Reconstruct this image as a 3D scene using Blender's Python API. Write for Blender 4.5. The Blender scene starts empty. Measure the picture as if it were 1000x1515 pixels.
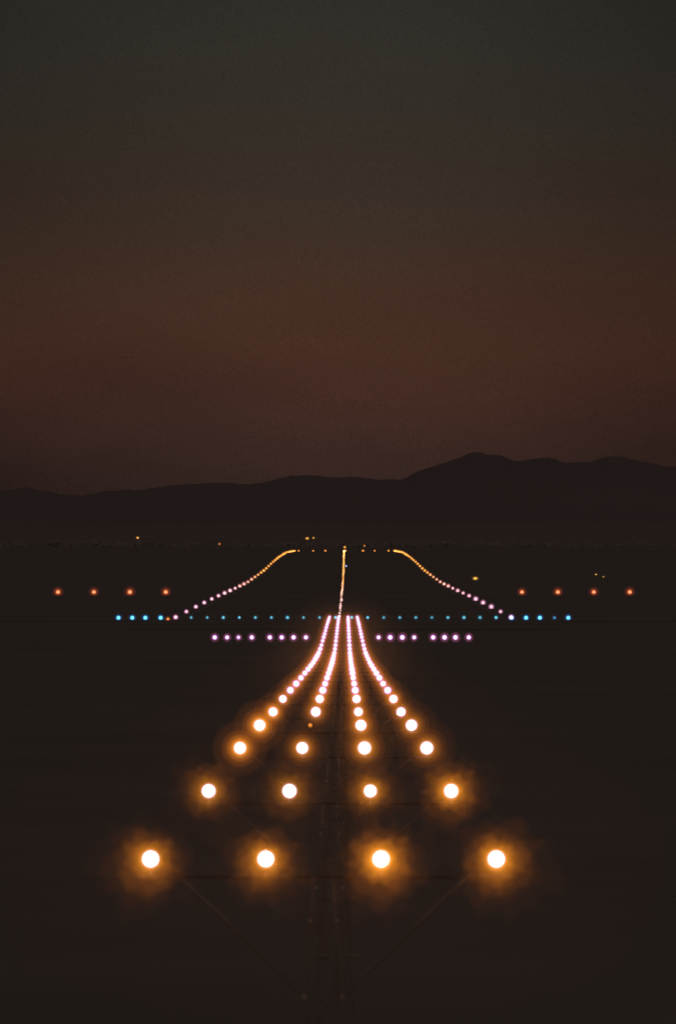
import bpy, bmesh, math, random
from mathutils import Vector, Matrix, noise
random.seed(4)
sc = bpy.context.scene
sc.view_settings.view_transform = 'Standard'
sc.view_settings.look = 'None'
sc.view_settings.exposure = 0
COL = sc.collection
CAMZ = 12.0

def s2l(c):
    return tuple(((v/255)/12.92 if v/255 <= 0.04045 else (((v/255)+0.055)/1.055)**2.4) for v in c)
def interp(t, x):
    if x <= t[0][0]: return t[0][1]
    for (a, b), (c, d) in zip(t, t[1:]):
        if x <= c: return b+(d-b)*(x-a)/(c-a)
    return t[-1][1]

# ------------------------------------------------------------ terrain heights
GROUND = [(-2000, 12.6), (0, 12.2), (300, 11.6), (600, 10.9), (860, 10.42), (985, 10.2), (1152, 10.02), (1340, 9.98),
          (1535, 9.82), (1699, 9.15), (1871, 8.4), (2063, 7.0), (2274, 5.8), (2564, 4.75), (3017, 4.85),
          (4200, 4.9), (6500, 5.5), (12000, 6), (60000, 8)]
def gz(y): return CAMZ-interp(GROUND, y)
LAMPLINE = [(70.6, 3.32), (100.6, 3.72), (130.6, 4.0), (160.6, 4.38), (190.6, 4.82), (220.6, 5.16), (250.6, 5.54), (280.6, 5.93),
            (310.6, 6.3), (340.6, 6.67), (370.6, 7.04), (400.6, 7.4), (430, 7.75), (515, 8.6), (570, 8.93), (620, 9.07), (680, 9.27),
            (760, 9.45), (890, 9.97)]
def lz(y): return CAMZ-interp(LAMPLINE, y)

# ------------------------------------------------------------ materials
def newmat(name):
    m = bpy.data.materials.new(name); m.use_nodes = True
    nt = m.node_tree; nt.nodes.clear()
    o = nt.nodes.new('ShaderNodeOutputMaterial')
    return m, nt, o
def noise_mat(name, c1, c2, scale=1.0, rough=0.9, metal=0.0, bump=0.0, spec=0.2, stretch=(1, 1, 1)):
    m, nt, o = newmat(name)
    p = nt.nodes.new('ShaderNodeBsdfPrincipled')
    tc = nt.nodes.new('ShaderNodeTexCoord'); mp = nt.nodes.new('ShaderNodeMapping')
    mp.inputs['Scale'].default_value = stretch
    n = nt.nodes.new('ShaderNodeTexNoise'); n.inputs['Scale'].default_value = scale; n.inputs['Detail'].default_value = 6
    r = nt.nodes.new('ShaderNodeValToRGB')
    r.color_ramp.elements[0].position = 0.3; r.color_ramp.elements[1].position = 0.7
    r.color_ramp.elements[0].color = (*c1, 1); r.color_ramp.elements[1].color = (*c2, 1)
    L = nt.links.new
    L(tc.outputs['Object'], mp.inputs[0]); L(mp.outputs[0], n.inputs['Vector']); L(n.outputs['Fac'], r.inputs[0])
    L(r.outputs[0], p.inputs['Base Color']); L(p.outputs[0], o.inputs[0])
    p.inputs['Roughness'].default_value = rough; p.inputs['Metallic'].default_value = metal
    p.inputs['Specular IOR Level'].default_value = spec
    return m
M_grass = noise_mat('dry_grass', (0.112, 0.092, 0.082), (0.131, 0.107, 0.095), 0.05, 1.0, spec=0.0)
M_asph = noise_mat('asphalt', (0.112, 0.092, 0.082), (0.124, 0.101, 0.090), 0.3, 0.9, spec=0.0)
M_paint = noise_mat('worn_paint', (0.12, 0.10, 0.088), (0.15, 0.125, 0.11), 0.8, 0.8, spec=0.0)
M_steel = noise_mat('weathered_steel', (0.20, 0.155, 0.125), (0.28, 0.22, 0.175), 3.0, 0.8, 0.0, spec=0.0)
M_bar = noise_mat('dark_crossbar_paint', (0.09, 0.065, 0.05), (0.14, 0.105, 0.08), 3.0, 0.9, 0.0, spec=0.0)
M_fit = noise_mat('bare_bracket', (0.6, 0.4, 0.27), (0.8, 0.55, 0.4), 3.0, 0.5)
M_house = noise_mat('lamp_housing_paint', (0.12, 0.07, 0.03), (0.18, 0.10, 0.04), 4.0, 0.6, spec=0.1)
M_mtn = noise_mat('mountain_slope', (0.118, 0.092, 0.086), (0.132, 0.102, 0.094), 0.0006, 1.0, spec=0.0, stretch=(1, 1, 3))
M_foot = noise_mat('foothill_painted_mist', (0.128, 0.100, 0.090), (0.138, 0.107, 0.097), 0.0008, 1.0, spec=0.0)  # paler base colour stands in for valley mist
M_tree = noise_mat('tree_foliage', (0.17, 0.135, 0.122), (0.23, 0.185, 0.165), 0.15, 1.0, spec=0.0)
M_wall = noise_mat('shed_wall', (0.16, 0.13, 0.115), (0.2, 0.16, 0.14), 0.6, 0.9)

_em = {}
def emis(c, s=1.0):
    k = (tuple(round(v, 3) for v in c), s)
    if k not in _em:
        m, nt, o = newmat('lit_lens'); e = nt.nodes.new('ShaderNodeEmission')
        e.inputs[0].default_value = (*c, 1); e.inputs[1].default_value = s
        nt.links.new(e.outputs[0], o.inputs[0]); m.cycles.emission_sampling = 'NONE'
        _em[k] = m
    return _em[k]
_vm = {}
def glowmat(c, r):
    """homogeneous emissive volume imitating lamp glare; c = radiance gathered along the full diameter"""
    e = [v/(2*r) for v in c]; s = max(e)
    k = tuple(float('%.2g' % v) for v in e)
    if k not in _vm:
        m, nt, o = newmat('painted_glare'); n = nt.nodes.new('ShaderNodeEmission')
        n.inputs[0].default_value = (k[0]/s, k[1]/s, k[2]/s, 1); n.inputs[1].default_value = s
        nt.links.new(n.outputs[0], o.inputs['Volume'])
        try: m.cycles.emission_sampling = 'NONE'
        except Exception: pass
        _vm[k] = m
    return _vm[k]

# ------------------------------------------------------------ mesh helpers
def mesh_from(bm, name, mats):
    me = bpy.data.meshes.new(name); bm.to_mesh(me); bm.free()
    for m in mats: me.materials.append(m)
    return me
def add(name, me, loc=(0, 0, 0), parent=None):
    ob = bpy.data.objects.new(name, me); COL.objects.link(ob); ob.location = loc
    if parent: ob.parent = parent
    return ob
def tube(bm, a, b, r1, r2=None, seg=8, mi=0, cap=True):
    a, b = Vector(a), Vector(b); d = b-a
    q = d.to_track_quat('Z', 'Y').to_matrix().to_4x4()
    g = bmesh.ops.create_cone(bm, cap_ends=cap, segments=seg, radius1=r1, radius2=r1 if r2 is None else r2,
                              depth=d.length, matrix=Matrix.Translation((a+b)/2) @ q)
    for f in {f for v in g['verts'] for f in v.link_faces}: f.material_index = mi
def box(bm, c, s, mi=0):
    g = bmesh.ops.create_cube(bm, size=1, matrix=Matrix.Translation(c) @ Matrix.Diagonal((*s, 1)))
    for f in {f for v in g['verts'] for f in v.link_faces}: f.material_index = mi

def unit_ball(sub, spike=0.0, seed=0):
    bm = bmesh.new(); bmesh.ops.create_icosphere(bm, subdivisions=sub, radius=1)
    if spike:
        off = Vector((seed*7.1, seed*3.3, seed*1.7))
        rs = random.Random(seed*13+5)
        rays = [(rs.uniform(0, 6.283), rs.uniform(.2, 1.0), rs.uniform(15, 160)) for _ in range(22)]
        for v in bm.verts:
            n = v.co.normalized()
            a = noise.noise(n*1.2+off)*0.9+noise.noise(n*3.0+off)*0.5
            th = math.atan2(n.z, n.x); b = 0
            for t0, am, sh in rays:       # spikes shaped into the glow volume imitate starburst rays
                c = math.cos(th-t0)
                if c > 0: b = max(b, am*c**sh)
            b *= (1-n.y*n.y)**3
            v.co = n*(1+spike*(a*0.7+b*1.2-0.45))
    me = bpy.data.meshes.new('painted_glare'); bm.to_mesh(me); bm.free(); me.materials.append(None)
    return me
_balls = {}
def glare_shell(parent, r, c, loc=(0, 0, 0), spike=0, seed=0, scale=None, sub=3):  # added self-glowing volume that imitates glare round a lamp
    key = (round(spike, 2), seed % 7 if spike else 0, 5 if spike else sub)
    if key not in _balls: _balls[key] = unit_ball(key[2], key[0], key[1])
    ob = add('painted_glare', _balls[key], loc, parent)
    ob.material_slots[0].link = 'OBJECT'; ob.material_slots[0].material = glowmat(c, r)
    ob.scale = scale if scale else (r, r, r)
    if spike: ob.rotation_euler = (0, seed*0.9, 0)
    return ob

ANG = 1e-4     # imitated glare radii are quoted in 1/10 mrad of apparent radius
def glow(parent, loc, D, core, cc, fringe=None, halo=(), w=1.0, spiky=False, seed=0, drift=(0, 0), fr=1.28):  # nested glowing volumes imitate bloom, sized by distance from the camera
    k = D*ANG; sub = 3 if D < 300 else 2
    glare_shell(parent, core*k, cc, loc, sub=sub)
    if fringe: glare_shell(parent, (core*fr+0.3)*k, fringe, loc, sub=sub)
    for i, (m, c) in enumerate(halo):
        l = Vector(loc)+Vector((drift[0]*k*(m-1)**1.4, 0, drift[1]*k*(m-1)**1.4))
        glare_shell(parent, core*m*k, tuple(v*w for v in c), l, spike=((0.16, 0.26, 0.34)[i % 3] if spiky and m > 1.5 else 0), seed=seed+i if spiky else 0, sub=sub)

ORANGE = [(1.42, (0.60, 0.22, 0.030)), (1.8, (0.22, 0.075, 0.003)), (2.15, (0.17, 0.055, 0.002)), (2.6, (0.14, 0.043, 0.0015)), (3.15, (0.11, 0.032, 0.001)),
          (3.8, (0.078, 0.021, 0.0008)), (4.6, (0.046, 0.0118, 0.0005)), (5.6, (0.024, 0.0058, 0.0003)), (7.0, (0.009, 0.0022, 0.0002))]
OR_MID = [(1.45, (0.55, 0.20, 0.04)), (1.95, (0.24, 0.075, 0.004)), (2.6, (0.18, 0.050, 0.002)), (3.5, (0.085, 0.021, 0.001)), (5.2, (0.030, 0.0072, 0.0005))]
OR_FAR = [(2.0, (0.34, 0.098, 0.035)), (2.9, (0.14, 0.035, 0.004)), (4.6, (0.065, 0.016, 0.0015))]

# ------------------------------------------------------------ ground
GY = [-2000, -600, -100]+list(range(0, 900, 30))+list(range(900, 3200, 45))
GT = [(y, gz(y)) for y in GY]
def gs(y): return max(interp(GT, y), gz(y))
def build_ground():
    ys = GY+[3400, 3700, 4200, 5000, 6500, 9000, 12000, 20000, 35000, 60000]
    xs = [-40000, -20000, -9000, -4000, -2000, -1000, -600, -400, -300, -220, -160, -120, -90, -70, -50, -30, 0]
    xs = xs+[-x for x in reversed(xs[:-1])]
    bm = bmesh.new(); g = []
    for y in ys:
        row = []
        for x in xs:
            k = min(1, max(0, (abs(x)-70)/250))
            z = gz(y)+k*0.5*noise.noise(Vector((x*0.004, y*0.003, 0)))
            row.append(bm.verts.new((x, y, z)))
        g.append(row)
    for a, b in zip(g, g[1:]):
        for i in range(len(xs)-1):
            bm.faces.new((a[i], a[i+1], b[i+1], b[i]))
    add('grass_ground', mesh_from(bm, 'grass_ground', [M_grass]))
build_ground()

def strip(bm, x0, x1, y0, y1, dz, mi=0):
    ys = sorted({y0, y1} | {y for y in GY if y0 < y < y1} | {p[0] for p in GROUND if y0 < p[0] < y1})
    pv = None
    for y in ys:
        v = (bm.verts.new((x0, y, gs(y)+dz)), bm.verts.new((x1, y, gs(y)+dz)))
        if pv:
            f = bm.faces.new((pv[0], pv[1], v[1], v[0])); f.material_index = mi
        pv = v
bm = bmesh.new()
strip(bm, -26, 26, 800, 3060, 0.03)
strip(bm, -70, -26, 868, 890, 0.03); strip(bm, 26, 70, 868, 890, 0.03)
strip(bm, 26, 140, 2980, 3010, 0.03)
y = 935
while y < 2980:
    strip(bm, -0.45, 0.45, y, y+30, 0.05, 1)
    y += 50
for s in (-1, 1):
    strip(bm, s*21.0-0.45, s*21.0+0.45, 892, 3010, 0.05, 1)
    for i in range(6):
        x = s*(3.0+i*3.0); strip(bm, x-0.9, x+0.9, 896, 926, 0.05, 1)
    strip(bm, s*9-3, s*9+3, 1190, 1235, 0.05, 1)
add('runway', mesh_from(bm, 'runway', [M_asph, M_paint]))

# ------------------------------------------------------------ mountains
RID = [(-9000, 120), (-6000, 200), (-4200, 150), (-3000, 210), (-2200, 170), (-1530, 228), (-1410, 234), (-1260, 216), (-1155, 204), (-1035, 228), (-900, 229), (-780, 252), (-540, 258), (-360, 264), (-240, 288),
       (-135, 300), (0, 285), (150, 273), (255, 285), (360, 324), (465, 360), (570, 393), (675, 384), (765, 360), (885, 372),
       (990, 348), (1080, 354), (1185, 384), (1290, 360), (1410, 336), (1470, 330), (1900, 290), (2600, 350), (3600, 280), (5000, 330), (9000, 150)]
def range_mesh(name, base_y, prof, depth, mat, jag, zs=1.0, seed=0):
    bm = bmesh.new(); rows = []
    xs = [-9000+i*30 for i in range(601)]
    N = 10
    for j in range(N+1):
        t = j/N; row = []
        for x in xs:
            h = prof(x)+jag*(noise.noise(Vector((x*0.006, seed, 0)))+0.6*noise.noise(Vector((x*0.018, seed, 3)))+0.3*noise.noise(Vector((x*.05, seed, 3))))
            e = t**1.4
            z = h*e+(1-t)*t*200*noise.noise(Vector((x*0.0016, t*1.7, seed+5)))*zs
            row.append(bm.verts.new((x, base_y-depth*(1-t), CAMZ-8+(z if t > 0 else -30))))
        rows.append(row)
    for a, b in zip(rows, rows[1:]):
        for i in range(len(xs)-1): bm.faces.new((a[i], a[i+1], b[i+1], b[i]))
    for f in bm.faces: f.smooth = True
    add(name, mesh_from(bm, name, [mat]))
range_mesh('mountain_range', 30000, lambda x: interp(RID, x)+4, 4500, M_mtn, 12)
range_mesh('foothill_range', 22000, lambda x: 62+26*noise.noise(Vector((x*0.0014, 2, 0)))+10*noise.noise(Vector((x*0.006, 4, 0))), 4000, M_foot, 3, 0.1, 9)

# ------------------------------------------------------------ distant tree line
bm = bmesh.new()
def clump(x, y, z, w, h):
    for k in range(9):
        px = x+random.uniform(-.5, .5)*w; py = y+random.uniform(-6, 6); pz = z+h*random.uniform(.1, .9)
        r = h*random.uniform(.13, .28)
        vs = []
        for q in range(7):
            a = q/7*6.283
            vs.append(bm.verts.new((px+math.cos(a)*r*random.uniform(.8, 2.0), py+math.sin(a)*r*.9, pz+math.sin(a)*r*random.uniform(.6, 1.2))))
        bm.faces.new(vs)
    a = [bm.verts.new(p) for p in ((x-w*.03, y, z-1), (x+w*.03, y, z-1), (x+w*.015, y, z+h*.7), (x-w*.015, y, z+h*.7))]
    bm.faces.new(a)
for yb, n, span in ((5200, 500, 1800), (6300, 900, 2200)):
    for i in range(n):
        x = random.uniform(-span, span)
        dens = noise.noise(Vector((x*0.006, yb, 0)))
        h = (3.4+3.6*dens+random.uniform(-.7, .7))*(yb/4800)
        if h < 1.6: h = 1.6
        clump(x, yb+random.uniform(-60, 60), gz(yb), h*1.8, h)
add('distant_tree_line', mesh_from(bm, 'distant_tree_line', [M_tree]))

# ------------------------------------------------------------ approach light bars
def lampfix(bm, x, y, z, lens=2):
    tube(bm, (x, y+0.10, z-0.005), (x, y-0.015, z), 0.05, 0.080, 16, 1)
    tube(bm, (x, y+0.17, z), (x, y+0.10, z), 0.035, 0.05, 12, 1)
    tube(bm, (x, y-0.015, z), (x, y-0.03, z), 0.080, 0.080, 16, 1, cap=False)
    tube(bm, (x, y-0.016, z), (x, y-0.026, z), 0.074 if lens == 2 else 0.045, 0.05 if lens == 2 else 0.03, 16, lens)
    tube(bm, (x-0.088, y+0.03, z), (x-0.088, y+0.03, z-0.12), 0.005, None, 6, 0)
    tube(bm, (x+0.088, y+0.03, z), (x+0.088, y+0.03, z-0.12), 0.005, None, 6, 0)
    tube(bm, (x-0.088, y+0.03, z-0.12), (x+0.088, y+0.03, z-0.12), 0.005, None, 6, 0)
    tube(bm, (x, y+0.03, z-0.12), (x, y+0.03, z-0.18), 0.012, None, 6, 0)
CORE = [(70, 10.6), (100, 9.0), (130, 8.4), (160, 7.8), (190, 6.2), (220, 5.2), (280, 4.2), (400, 3.7), (600, 3.0), (885, 2.3)]
WH = [(70, 1.0), (100, 0.7), (130, 1.1), (160, 1.1), (190, 1.05), (220, 0.85), (280, 0.8), (400, 0.65), (600, 0.42), (885, 0.28)]
for n in range(28):
    D = 70.6+30*n
    z = lz(D)-gz(D); base = add('approach_light_bar', None, (0, D, gz(D)))
    bm = bmesh.new()
    zb = z-0.19
    tube(bm, (-1.95, 0.03, zb), (1.95, 0.03, zb), 0.014, None, 8, 4)
    if z > 2.5:
        wt, wb = 0.10, 0.10+0.049*(z-0.25)
        for sx in (-1, 1):
            for sy in (-1, 1):
                tube(bm, (sx*wt, 0.05+sy*wt*.8, zb), (sx*wb, 0.05+sy*wb*.8, 0), 0.013, None, 6)
        k = zb-0.35; flip = 1
        while k > 0.8:
            w = 0.10+0.049*(zb-k); w2 = 0.10+0.049*(zb-k+0.75)
            for sy in (-1, 1):
                tube(bm, (-w, .05+sy*w*.8, k), (w, .05+sy*w*.8, k), 0.005, None, 5)
                tube(bm, (-flip*w, .05+sy*w*.8, k), (flip*w2, .05+sy*w2*.8, k-0.75), 0.004, None, 5)
            flip = -flip; k -= 0.75
        zl = zb-1.25
        for sx in (-1, 1):
            tube(bm, (sx*1.5, .03, zb), (sx*0.2, .03, zl), 0.012, None, 6)
            box(bm, (sx*0.2, -0.02, zl), (0.035, 0.02, 0.035), 3)
            box(bm, (sx*0.135, -0.12, zl+0.80), (0.028, 0.02, 0.028), 3)
            box(bm, (sx*wb, .05, 0.06), (0.35, 0.35, 0.12))
    else:
        for sx in (-1.5, -0.5, 0.5, 1.5):
            tube(bm, (sx*1.2, .03, 0), (sx*1.2, .03, zb), 0.025, None, 8)
            box(bm, (sx*1.2, .03, 0.05), (0.3, 0.3, 0.1))
    for i in range(4):
        lampfix(bm, (i-1.5)*1.2, 0, z, 5 if (n == 3 and i == 1) else 2)
    add('frame', mesh_from(bm, 'light_bar_frame', [M_steel, M_house, emis((1, 0.95, 1), 1.2), M_fit, M_bar, emis((.8, .25, .04), .8)]), (0, 0, 0), base)
    core = interp(CORE, D); w = interp(WH, D)
    t = min(1, max(0, (D-90)/200))
    fringe = (0.50-0.24*t, 0.28-0.16*t, 0.60+0.06*t)
    for i in range(4):
        x = (i-1.5)*1.2
        if n == 3 and i == 1:
            glow(base, (x, -0.1, z), D, 2.6, (0.35, 0.10, 0.01), None, [(1.8, (0.12, 0.03, 0.005))]); continue
        var = random.uniform(.92, 1.08)
        m = ORANGE if D < 110 else OR_MID if D < 240 else OR_FAR
        ww = w*random.uniform(.85, 1.1)
        if n == 1: ww = w*(0.85, .6, 1.1, 1.5)[i]
        if n == 0: ww = w*(0.95, 1.05, 1.5, 1.15)[i]
        if n in (2, 3, 4): ww = w*(1.2, .7, .75, .6)[i]
        u = min(1, max(0, (D-230)/450))
        cc = (5, 4.6, 5.2) if D < 230 else (2.4-1.35*u, 1.9-1.2*u, 2.7-1.6*u)
        glow(base, (x, -0.1, z), D, core*var, cc, tuple(v*(1-.3*u) for v in fringe), m, ww, spiky=D < 110, seed=1+n*11+i*3,
             drift=((-.6, -.1, .1, .6)[i] if n == 0 else 0, -0.9 if n == 0 else -.1), fr=1.14 if D < 180 else 1.28)
    if n in (0, 2, 4, 6, 8):  # wide dim emissive volumes imitate the warm glow along the light bars
        q = 1+D/300
        for rr, c in ((1.0, .0045), (1.9, .0028)):
            glare_shell(base, rr, (c, c*.34, c*.08), (0, -0.1, z-0.1), scale=(1.6+rr*1.1, rr*.5, rr*q*.8))
    elif n in (11, 15, 19, 24):
        for rr, c in ((1.0, .016), (1.8, .008), (2.9, .004)):
            glare_shell(base, rr, (c, c*.33, c*.10), (0, -0.1, z), scale=(1.9+rr*1.3, rr, rr*1.3))
    if n < 1:
        for i in range(4):
            ld = bpy.data.lights.new('lamp_beam', 'POINT'); ld.energy = 0.12; ld.color = (1, 0.5, 0.16); ld.shadow_soft_size = 0.05
            lo = bpy.data.objects.new('lamp_beam', ld); COL.objects.link(lo); lo.parent = base; lo.location = ((i-1.5)*1.2, -0.12, z)

# ------------------------------------------------------------ small elevated lights
_fx = {}
def fixture(col, h=0.32):
    k = (tuple(round(v, 1) for v in col), h)
    if k in _fx: return _fx[k]
    bm = bmesh.new()
    tube(bm, (0, 0, 0), (0, 0, 0.03), 0.16, 0.15, 12, 0)
    tube(bm, (0, 0, 0.03), (0, 0, h-0.1), 0.025, None, 8, 0)
    tube(bm, (0, 0, h-0.1), (0, 0, h-0.04), 0.05, 0.085, 12, 1)
    tube(bm, (0, 0, h-0.04), (0, 0, h+0.05), 0.07, 0.06, 12, 2)
    tube(bm, (0, 0, h+0.05), (0, 0, h+0.08), 0.06, 0.02, 12, 2)
    _fx[k] = mesh_from(bm, 'elevated_light', [M_steel, M_house, emis(k[0], 1.1)])
    return _fx[k]
def small_light(name, x, D, col, core, fringe=None, halo=(), h=0.32, z=None):
    zz = gs(D)+0.03 if z is None else z
    ob = add(name, fixture(col, h), (x, D, zz))
    glow(ob, (0, -0.05, h), D, core, tuple(v*2.6 for v in col), fringe, halo)
    return ob
for s in (-1, 1):
    for i in range(36):
        D = 886+60*i
        t = min(1, max(0, (D-1150)/650))
        a, b = (0.78, 0.46, 0.53), (0.70, 0.31, 0.06)
        br = random.uniform(.75, 1.15)
        col = tuple((p+(q-p)*t)*br for p, q in zip(a, b))
        core = (interp([(886, 2.9), (1300, 2.2), (1900, 1.7), (3000, 1.4)], D))*random.uniform(.82, 1.15)
        small_light('runway_edge_light', s*21.95, D, tuple(v*.85 for v in col), core, None,
                    [(1.8, tuple(v*(1-t)+u*t for v, u in zip((0.27, 0.078, 0.17), (0.28, 0.085, 0.01))))])
bmc = bmesh.new()
tube(bmc, (0, 0, 0), (0, 0, 0.02), 0.15, 0.12, 12, 0)
box(bmc, (0, -0.06, 0.018), (0.1, 0.04, 0.014), 1)
me_in = mesh_from(bmc, 'inset_light', [M_steel, emis((.7, .4, .25), 1.0)])
for i in range(72):
    D = 900+30*i
    t = min(1, max(0, (D-1000)/600))
    br = random.uniform(.6, 1.25)
    col = tuple((p+(q-p)*t)*br for p, q in zip((0.66, 0.38, 0.36), (0.68, 0.29, 0.07)))
    ob = add('runway_centreline_light', me_in, (-0.5+0.3*min(1, (D-900)/900)+random.uniform(-.06, .06), D, gs(D)+0.05))
    core = interp([(900, 2.2), (1500, 1.9), (3000, 1.5)], D)*random.uniform(.65, 1.15)
    glow(ob, (0, -0.05, 0.3), D, core, tuple(v*1.6 for v in col), None, ())
for i in range(20):
    x = -19.87+2.095*i
    br = random.uniform(.5, 1.15)
    small_light('threshold_light', x, 884, (0.09*br, 0.34*br, 0.46*br), 2.2*random.uniform(.85, 1.15), None, [(1.9, (0.005, .045, .075))], 0.3)
for x in (-29.3, -27.5, -25.8, -23.8, 21.9, 23.8, 25.6, 27.5, 29.3):
    dim = 0.25 if x == 27.5 else 1
    small_light('threshold_wing_light', x, 882, (0.12*dim, 0.46*dim, 0.78*dim), 3.1 if dim == 1 else 2, (0.01, 0.17*dim, 0.42*dim), [(2.1, (0.002, .025, .07))], 0.3)
small_light('stop_bar_light', -22.8, 880, (0.6, 0.16, 0.04), 2.1, None, [(2.2, (.14, .035, .01))], 0.15)
for name, xs in (('side_barrette', (-13.5, -12.2, -11.0, -9.6)), ('side_barrette', (-7.7, -6.45, -5.2, -3.9)),
                 ('side_barrette', (3.75, 4.97, 6.25, 7.5)), ('side_barrette', (9.5, 10.7, 11.85, 13.25))):
    D = 713; base = add(name, None, (0, D, gs(D)))
    bm = bmesh.new()
    tube(bm, (xs[0]-.3, .03, .3), (xs[3]+.3, .03, .3), .02, None, 8)
    for x in xs:
        lampfix(bm, x, 0, 0.5); tube(bm, (x, .03, 0), (x, .03, .3), .02, None, 6)
    add('frame', mesh_from(bm, 'side_barrette_frame', [M_steel, M_house, emis((1, .8, .95), 1.0)]), (0, 0, 0), base)
    for x in xs:
        k = 0.6 if x == -11.0 else 1
        glow(base, (x, -.1, .5), D, 3.4*(.75+.25*k)*random.uniform(.88, 1.1), (1.8*k, 1.2*k, 1.8*k), (0.28, 0.095, 0.52), [(2.3, (0.13, 0.032, 0.06))])
for s in (-1, 1):
    for i in range(4):
        x = s*(32.6+6.58*i); D = 1240
        bm = bmesh.new()
        for sx in (-.4, .4):
            for sy in (-.35, .35): tube(bm, (sx, sy, 0), (sx, sy, .42), .025, None, 6, 0)
        box(bm, (0, 0, .56), (1.1, .95, .26), 1)
        box(bm, (0, -.04, .705), (1.16, 1.1, .03), 1)
        for lx in (-.3, 0, .3): tube(bm, (lx, -.476, .56), (lx, -.49, .56), .09, None, 12, 2)
        ob = add('precision_approach_indicator', mesh_from(bm, 'papi_box', [M_steel, M_house, emis((1, .3, .15), 1.0)]), (x, D, gs(D)))
        glow(ob, (0, -.6, .6), D, 2.6*random.uniform(.85, 1.1), (1.6, .6, .24), (.5, .10, .025), [(2.3, (.28, .040, .012)), (3.8, (.05, .008, .003))])
for x in (-20.5, -14, -8.6, 0.4, 8.2, 13.4, 19.6):
    small_light('runway_end_light', x, 3020, (0.55, 0.20, 0.03), 1.5*random.uniform(.8, 1.1), None, [(1.9, (.10, .03, .005))], .3)
small_light('taxiway_light', .5, 1950, (.3, .4, .7), 1.3, None, [(1.8, (.02, .03, .06))], .5)

def lamp_post(x, D, h, col, core, arm=1.2, flat=1.0):
    bm = bmesh.new()
    tube(bm, (0, 0, -.2), (0, 0, h), .11, .06, 8, 0)
    tube(bm, (0, 0, h), (arm, -.1, h+.2), .05, .04, 8, 0)
    box(bm, (arm+.2, -.1, h+.2), (.6, .3, .12), 0); box(bm, (arm+.2, -.12, h+.12), (.45, .24, .05), 1)
    ob = add('street_lamp', mesh_from(bm, 'street_lamp', [M_steel, emis(col, 1.1)]), (x-arm-.2, D, gz(D)))
    k = D*ANG*core
    glare_shell(ob, k, tuple(v*2.4 for v in col), (arm+.2, -.2, h+.1), scale=(k*flat, k, k))
    glare_shell(ob, k*2, tuple(v*.12 for v in col), (arm+.2, -.2, h+.1), scale=(k*2*flat, k*2, k*2))
AMB = (.6, .24, .04)
lamp_post(-153, 5000, 7.2, AMB, 1.4, flat=1.3)
lamp_post(-74, 4000, 2.9, (.5, .14, .03), 1.3)
lamp_post(-30, 5400, 7.0, AMB, 1.5, flat=1.5)
lamp_post(-25, 5400, 7.4, AMB, 1.2)
lamp_post(0, 4000, 1.0, AMB, 1.6)
lamp_post(11.6, 4000, 1.8, (.5, .16, .03), 1.2)
lamp_post(31, 1600, .55, (.7, .36, .05), 1.9, .3, 1.6)
lamp_post(63.2, 1700, .6, (.5, .26, .04), 1.0, .3, 1.5)
lamp_post(62.8, 1640, .55, (.3, .15, .03), 1.0, .3, 1.5)

bm = bmesh.new()
box(bm, (0, 0, 1.25), (4, 3, 2.5), 0); box(bm, (0, 0, 2.57), (4.4, 3.4, .14), 1); box(bm, (.9, -1.52, 1.0), (.9, .04, 2.0), 1)
tube(bm, (-1.5, 0, 2.6), (-1.5, 0, 5.5), .05, .03, 6, 1)
add('equipment_cabin', mesh_from(bm, 'cabin', [M_wall, M_steel]), (110, 1700, gs(1700)))

# ------------------------------------------------------------ world
w = bpy.data.worlds.new('World'); sc.world = w; w.use_nodes = True
nt = w.node_tree; nt.nodes.clear(); L = nt.links.new
N = lambda t: nt.nodes.new(t)
def math_(op, a, b=None, clamp=False):
    m = N('ShaderNodeMath'); m.operation = op; m.use_clamp = clamp
    for i, v in enumerate((a, b)):
        if v is None: continue
        if isinstance(v, (int, float)): m.inputs[i].default_value = v
        else: L(v, m.inputs[i])
    return m.outputs[0]
out = N('ShaderNodeOutputWorld'); tc = N('ShaderNodeTexCoord'); sep = N('ShaderNodeSeparateXYZ')
L(tc.outputs['Generated'], sep.inputs[0])
X, Y, Z = sep.outputs
ramp = N('ShaderNodeValToRGB'); cr = ramp.color_ramp
stops = [(0.0, (42, 31, 29)), (0.009, (51, 36, 32)), (0.015, (60, 40, 34)), (0.022, (68, 43, 35)), (0.029, (71, 46, 36)), (0.037, (69, 47, 37)),
         (0.046, (61, 47, 38)), (0.056, (55, 47, 39)), (0.067, (51, 46, 40)), (0.080, (48, 45, 40))]
while len(cr.elements) < len(stops): cr.elements.new(0.5)
for e, (p, c) in zip(cr.elements, stops):
    e.position = p/0.08; e.color = (*s2l(c), 1)
cl = N('ShaderNodeTexNoise'); cl.inputs['Scale'].default_value = 16; cl.inputs['Detail'].default_value = 5
mp = N('ShaderNodeMapping'); mp.inputs['Scale'].default_value = (1, 1, 3); L(tc.outputs['Generated'], mp.inputs[0]); L(mp.outputs[0], cl.inputs['Vector'])
cloud = math_('SUBTRACT', cl.outputs['Fac'], 0.5)
zj = math_('ADD', Z, math_('MULTIPLY', cloud, 0.018))
L(math_('DIVIDE', zj, 0.08, True), ramp.inputs[0])
az = math_('ADD', X, 0.004)
gl = math_('POWER', 2.718, math_('MULTIPLY', math_('MULTIPLY', az, az), -1/(2*0.036**2)))
front = math_('GREATER_THAN', Y, 0)
gl = math_('MULTIPLY', gl, front)
fac = math_('ADD', math_('MULTIPLY', gl, 0.44), 0.58)
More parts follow.
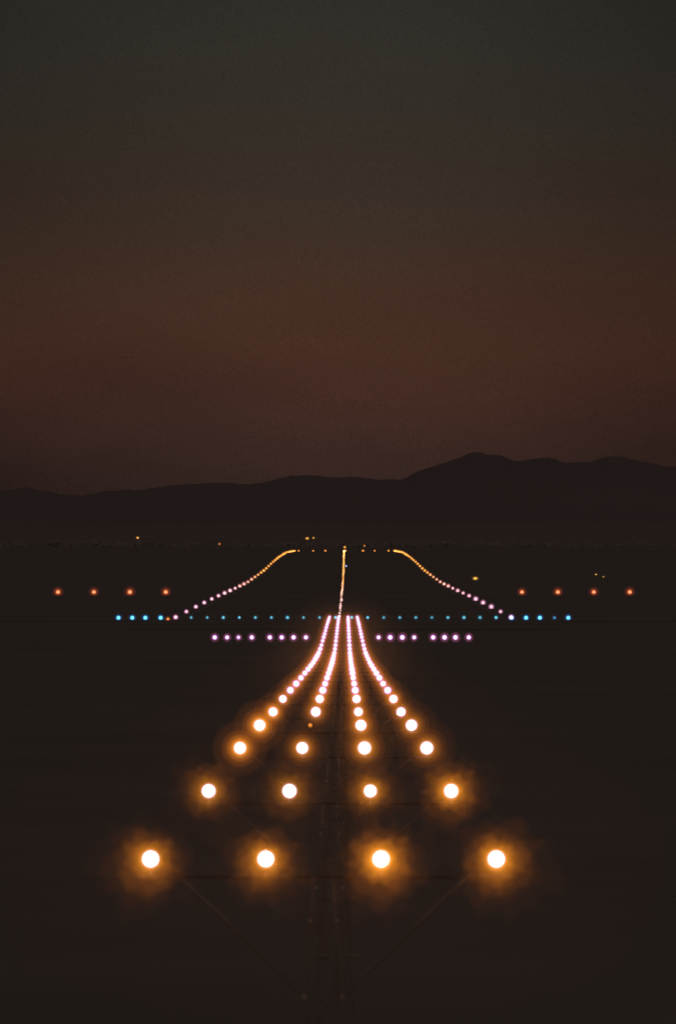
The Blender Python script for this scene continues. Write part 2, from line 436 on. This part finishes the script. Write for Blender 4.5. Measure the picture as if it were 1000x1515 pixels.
fac = math_('MULTIPLY', fac, math_('ADD', 1.0, math_('MULTIPLY', cloud, 0.35)))
gr = N('ShaderNodeTexNoise'); gr.inputs['Scale'].default_value = 3000; gr.inputs['Detail'].default_value = 1
L(tc.outputs['Generated'], gr.inputs['Vector'])
fac = math_('MULTIPLY', fac, math_('ADD', 0.79, math_('MULTIPLY', gr.outputs['Fac'], 0.42)))
vm = N('ShaderNodeVectorMath'); vm.operation = 'SCALE'; L(ramp.outputs[0], vm.inputs[0]); L(fac, vm.inputs['Scale'])
sky = N('ShaderNodeTexSky'); sky.sky_type = 'NISHITA'; sky.sun_disc = False
sky.sun_elevation = math.radians(0.5); sky.sun_rotation = 0
sky.dust_density = 3
hue = N('ShaderNodeMix'); hue.data_type = 'RGBA'; hue.blend_type = 'MULTIPLY'; hue.inputs[0].default_value = 1
L(sky.outputs[0], hue.inputs[6]); hue.inputs[7].default_value = (0.035, 0.022, 0.014, 1)
up = N('ShaderNodeMapRange'); up.inputs[1].default_value = 0.12; up.inputs[2].default_value = 0.4; L(Z, up.inputs[0])
mix = N('ShaderNodeMix'); mix.data_type = 'RGBA'
L(up.outputs[0], mix.inputs[0]); L(vm.outputs[0], mix.inputs[6])
addn = N('ShaderNodeVectorMath'); addn.operation = 'ADD'; L(hue.outputs[2], addn.inputs[0]); addn.inputs[1].default_value = (0.115, 0.100, 0.097)
L(addn.outputs[0], mix.inputs[7])
bg = N('ShaderNodeBackground'); L(mix.outputs[2], bg.inputs[0]); bg.inputs[1].default_value = 1.0
L(bg.outputs[0], out.inputs[0])

# ------------------------------------------------------------ camera
cd = bpy.data.cameras.new('camera'); cam = bpy.data.objects.new('camera', cd); COL.objects.link(cam)
cd.sensor_fit = 'VERTICAL'; cd.sensor_height = 36; cd.lens = 36*10000/1515
cd.clip_start = 1; cd.clip_end = 100000
cam.location = (0.226, 0, CAMZ)
cam.rotation_euler = (math.radians(90+0.2435), 0, math.radians(0.0602))
cd.dof.use_dof = True; cd.dof.focus_distance = 600; cd.dof.aperture_fstop = 4.5
sc.camera = cam
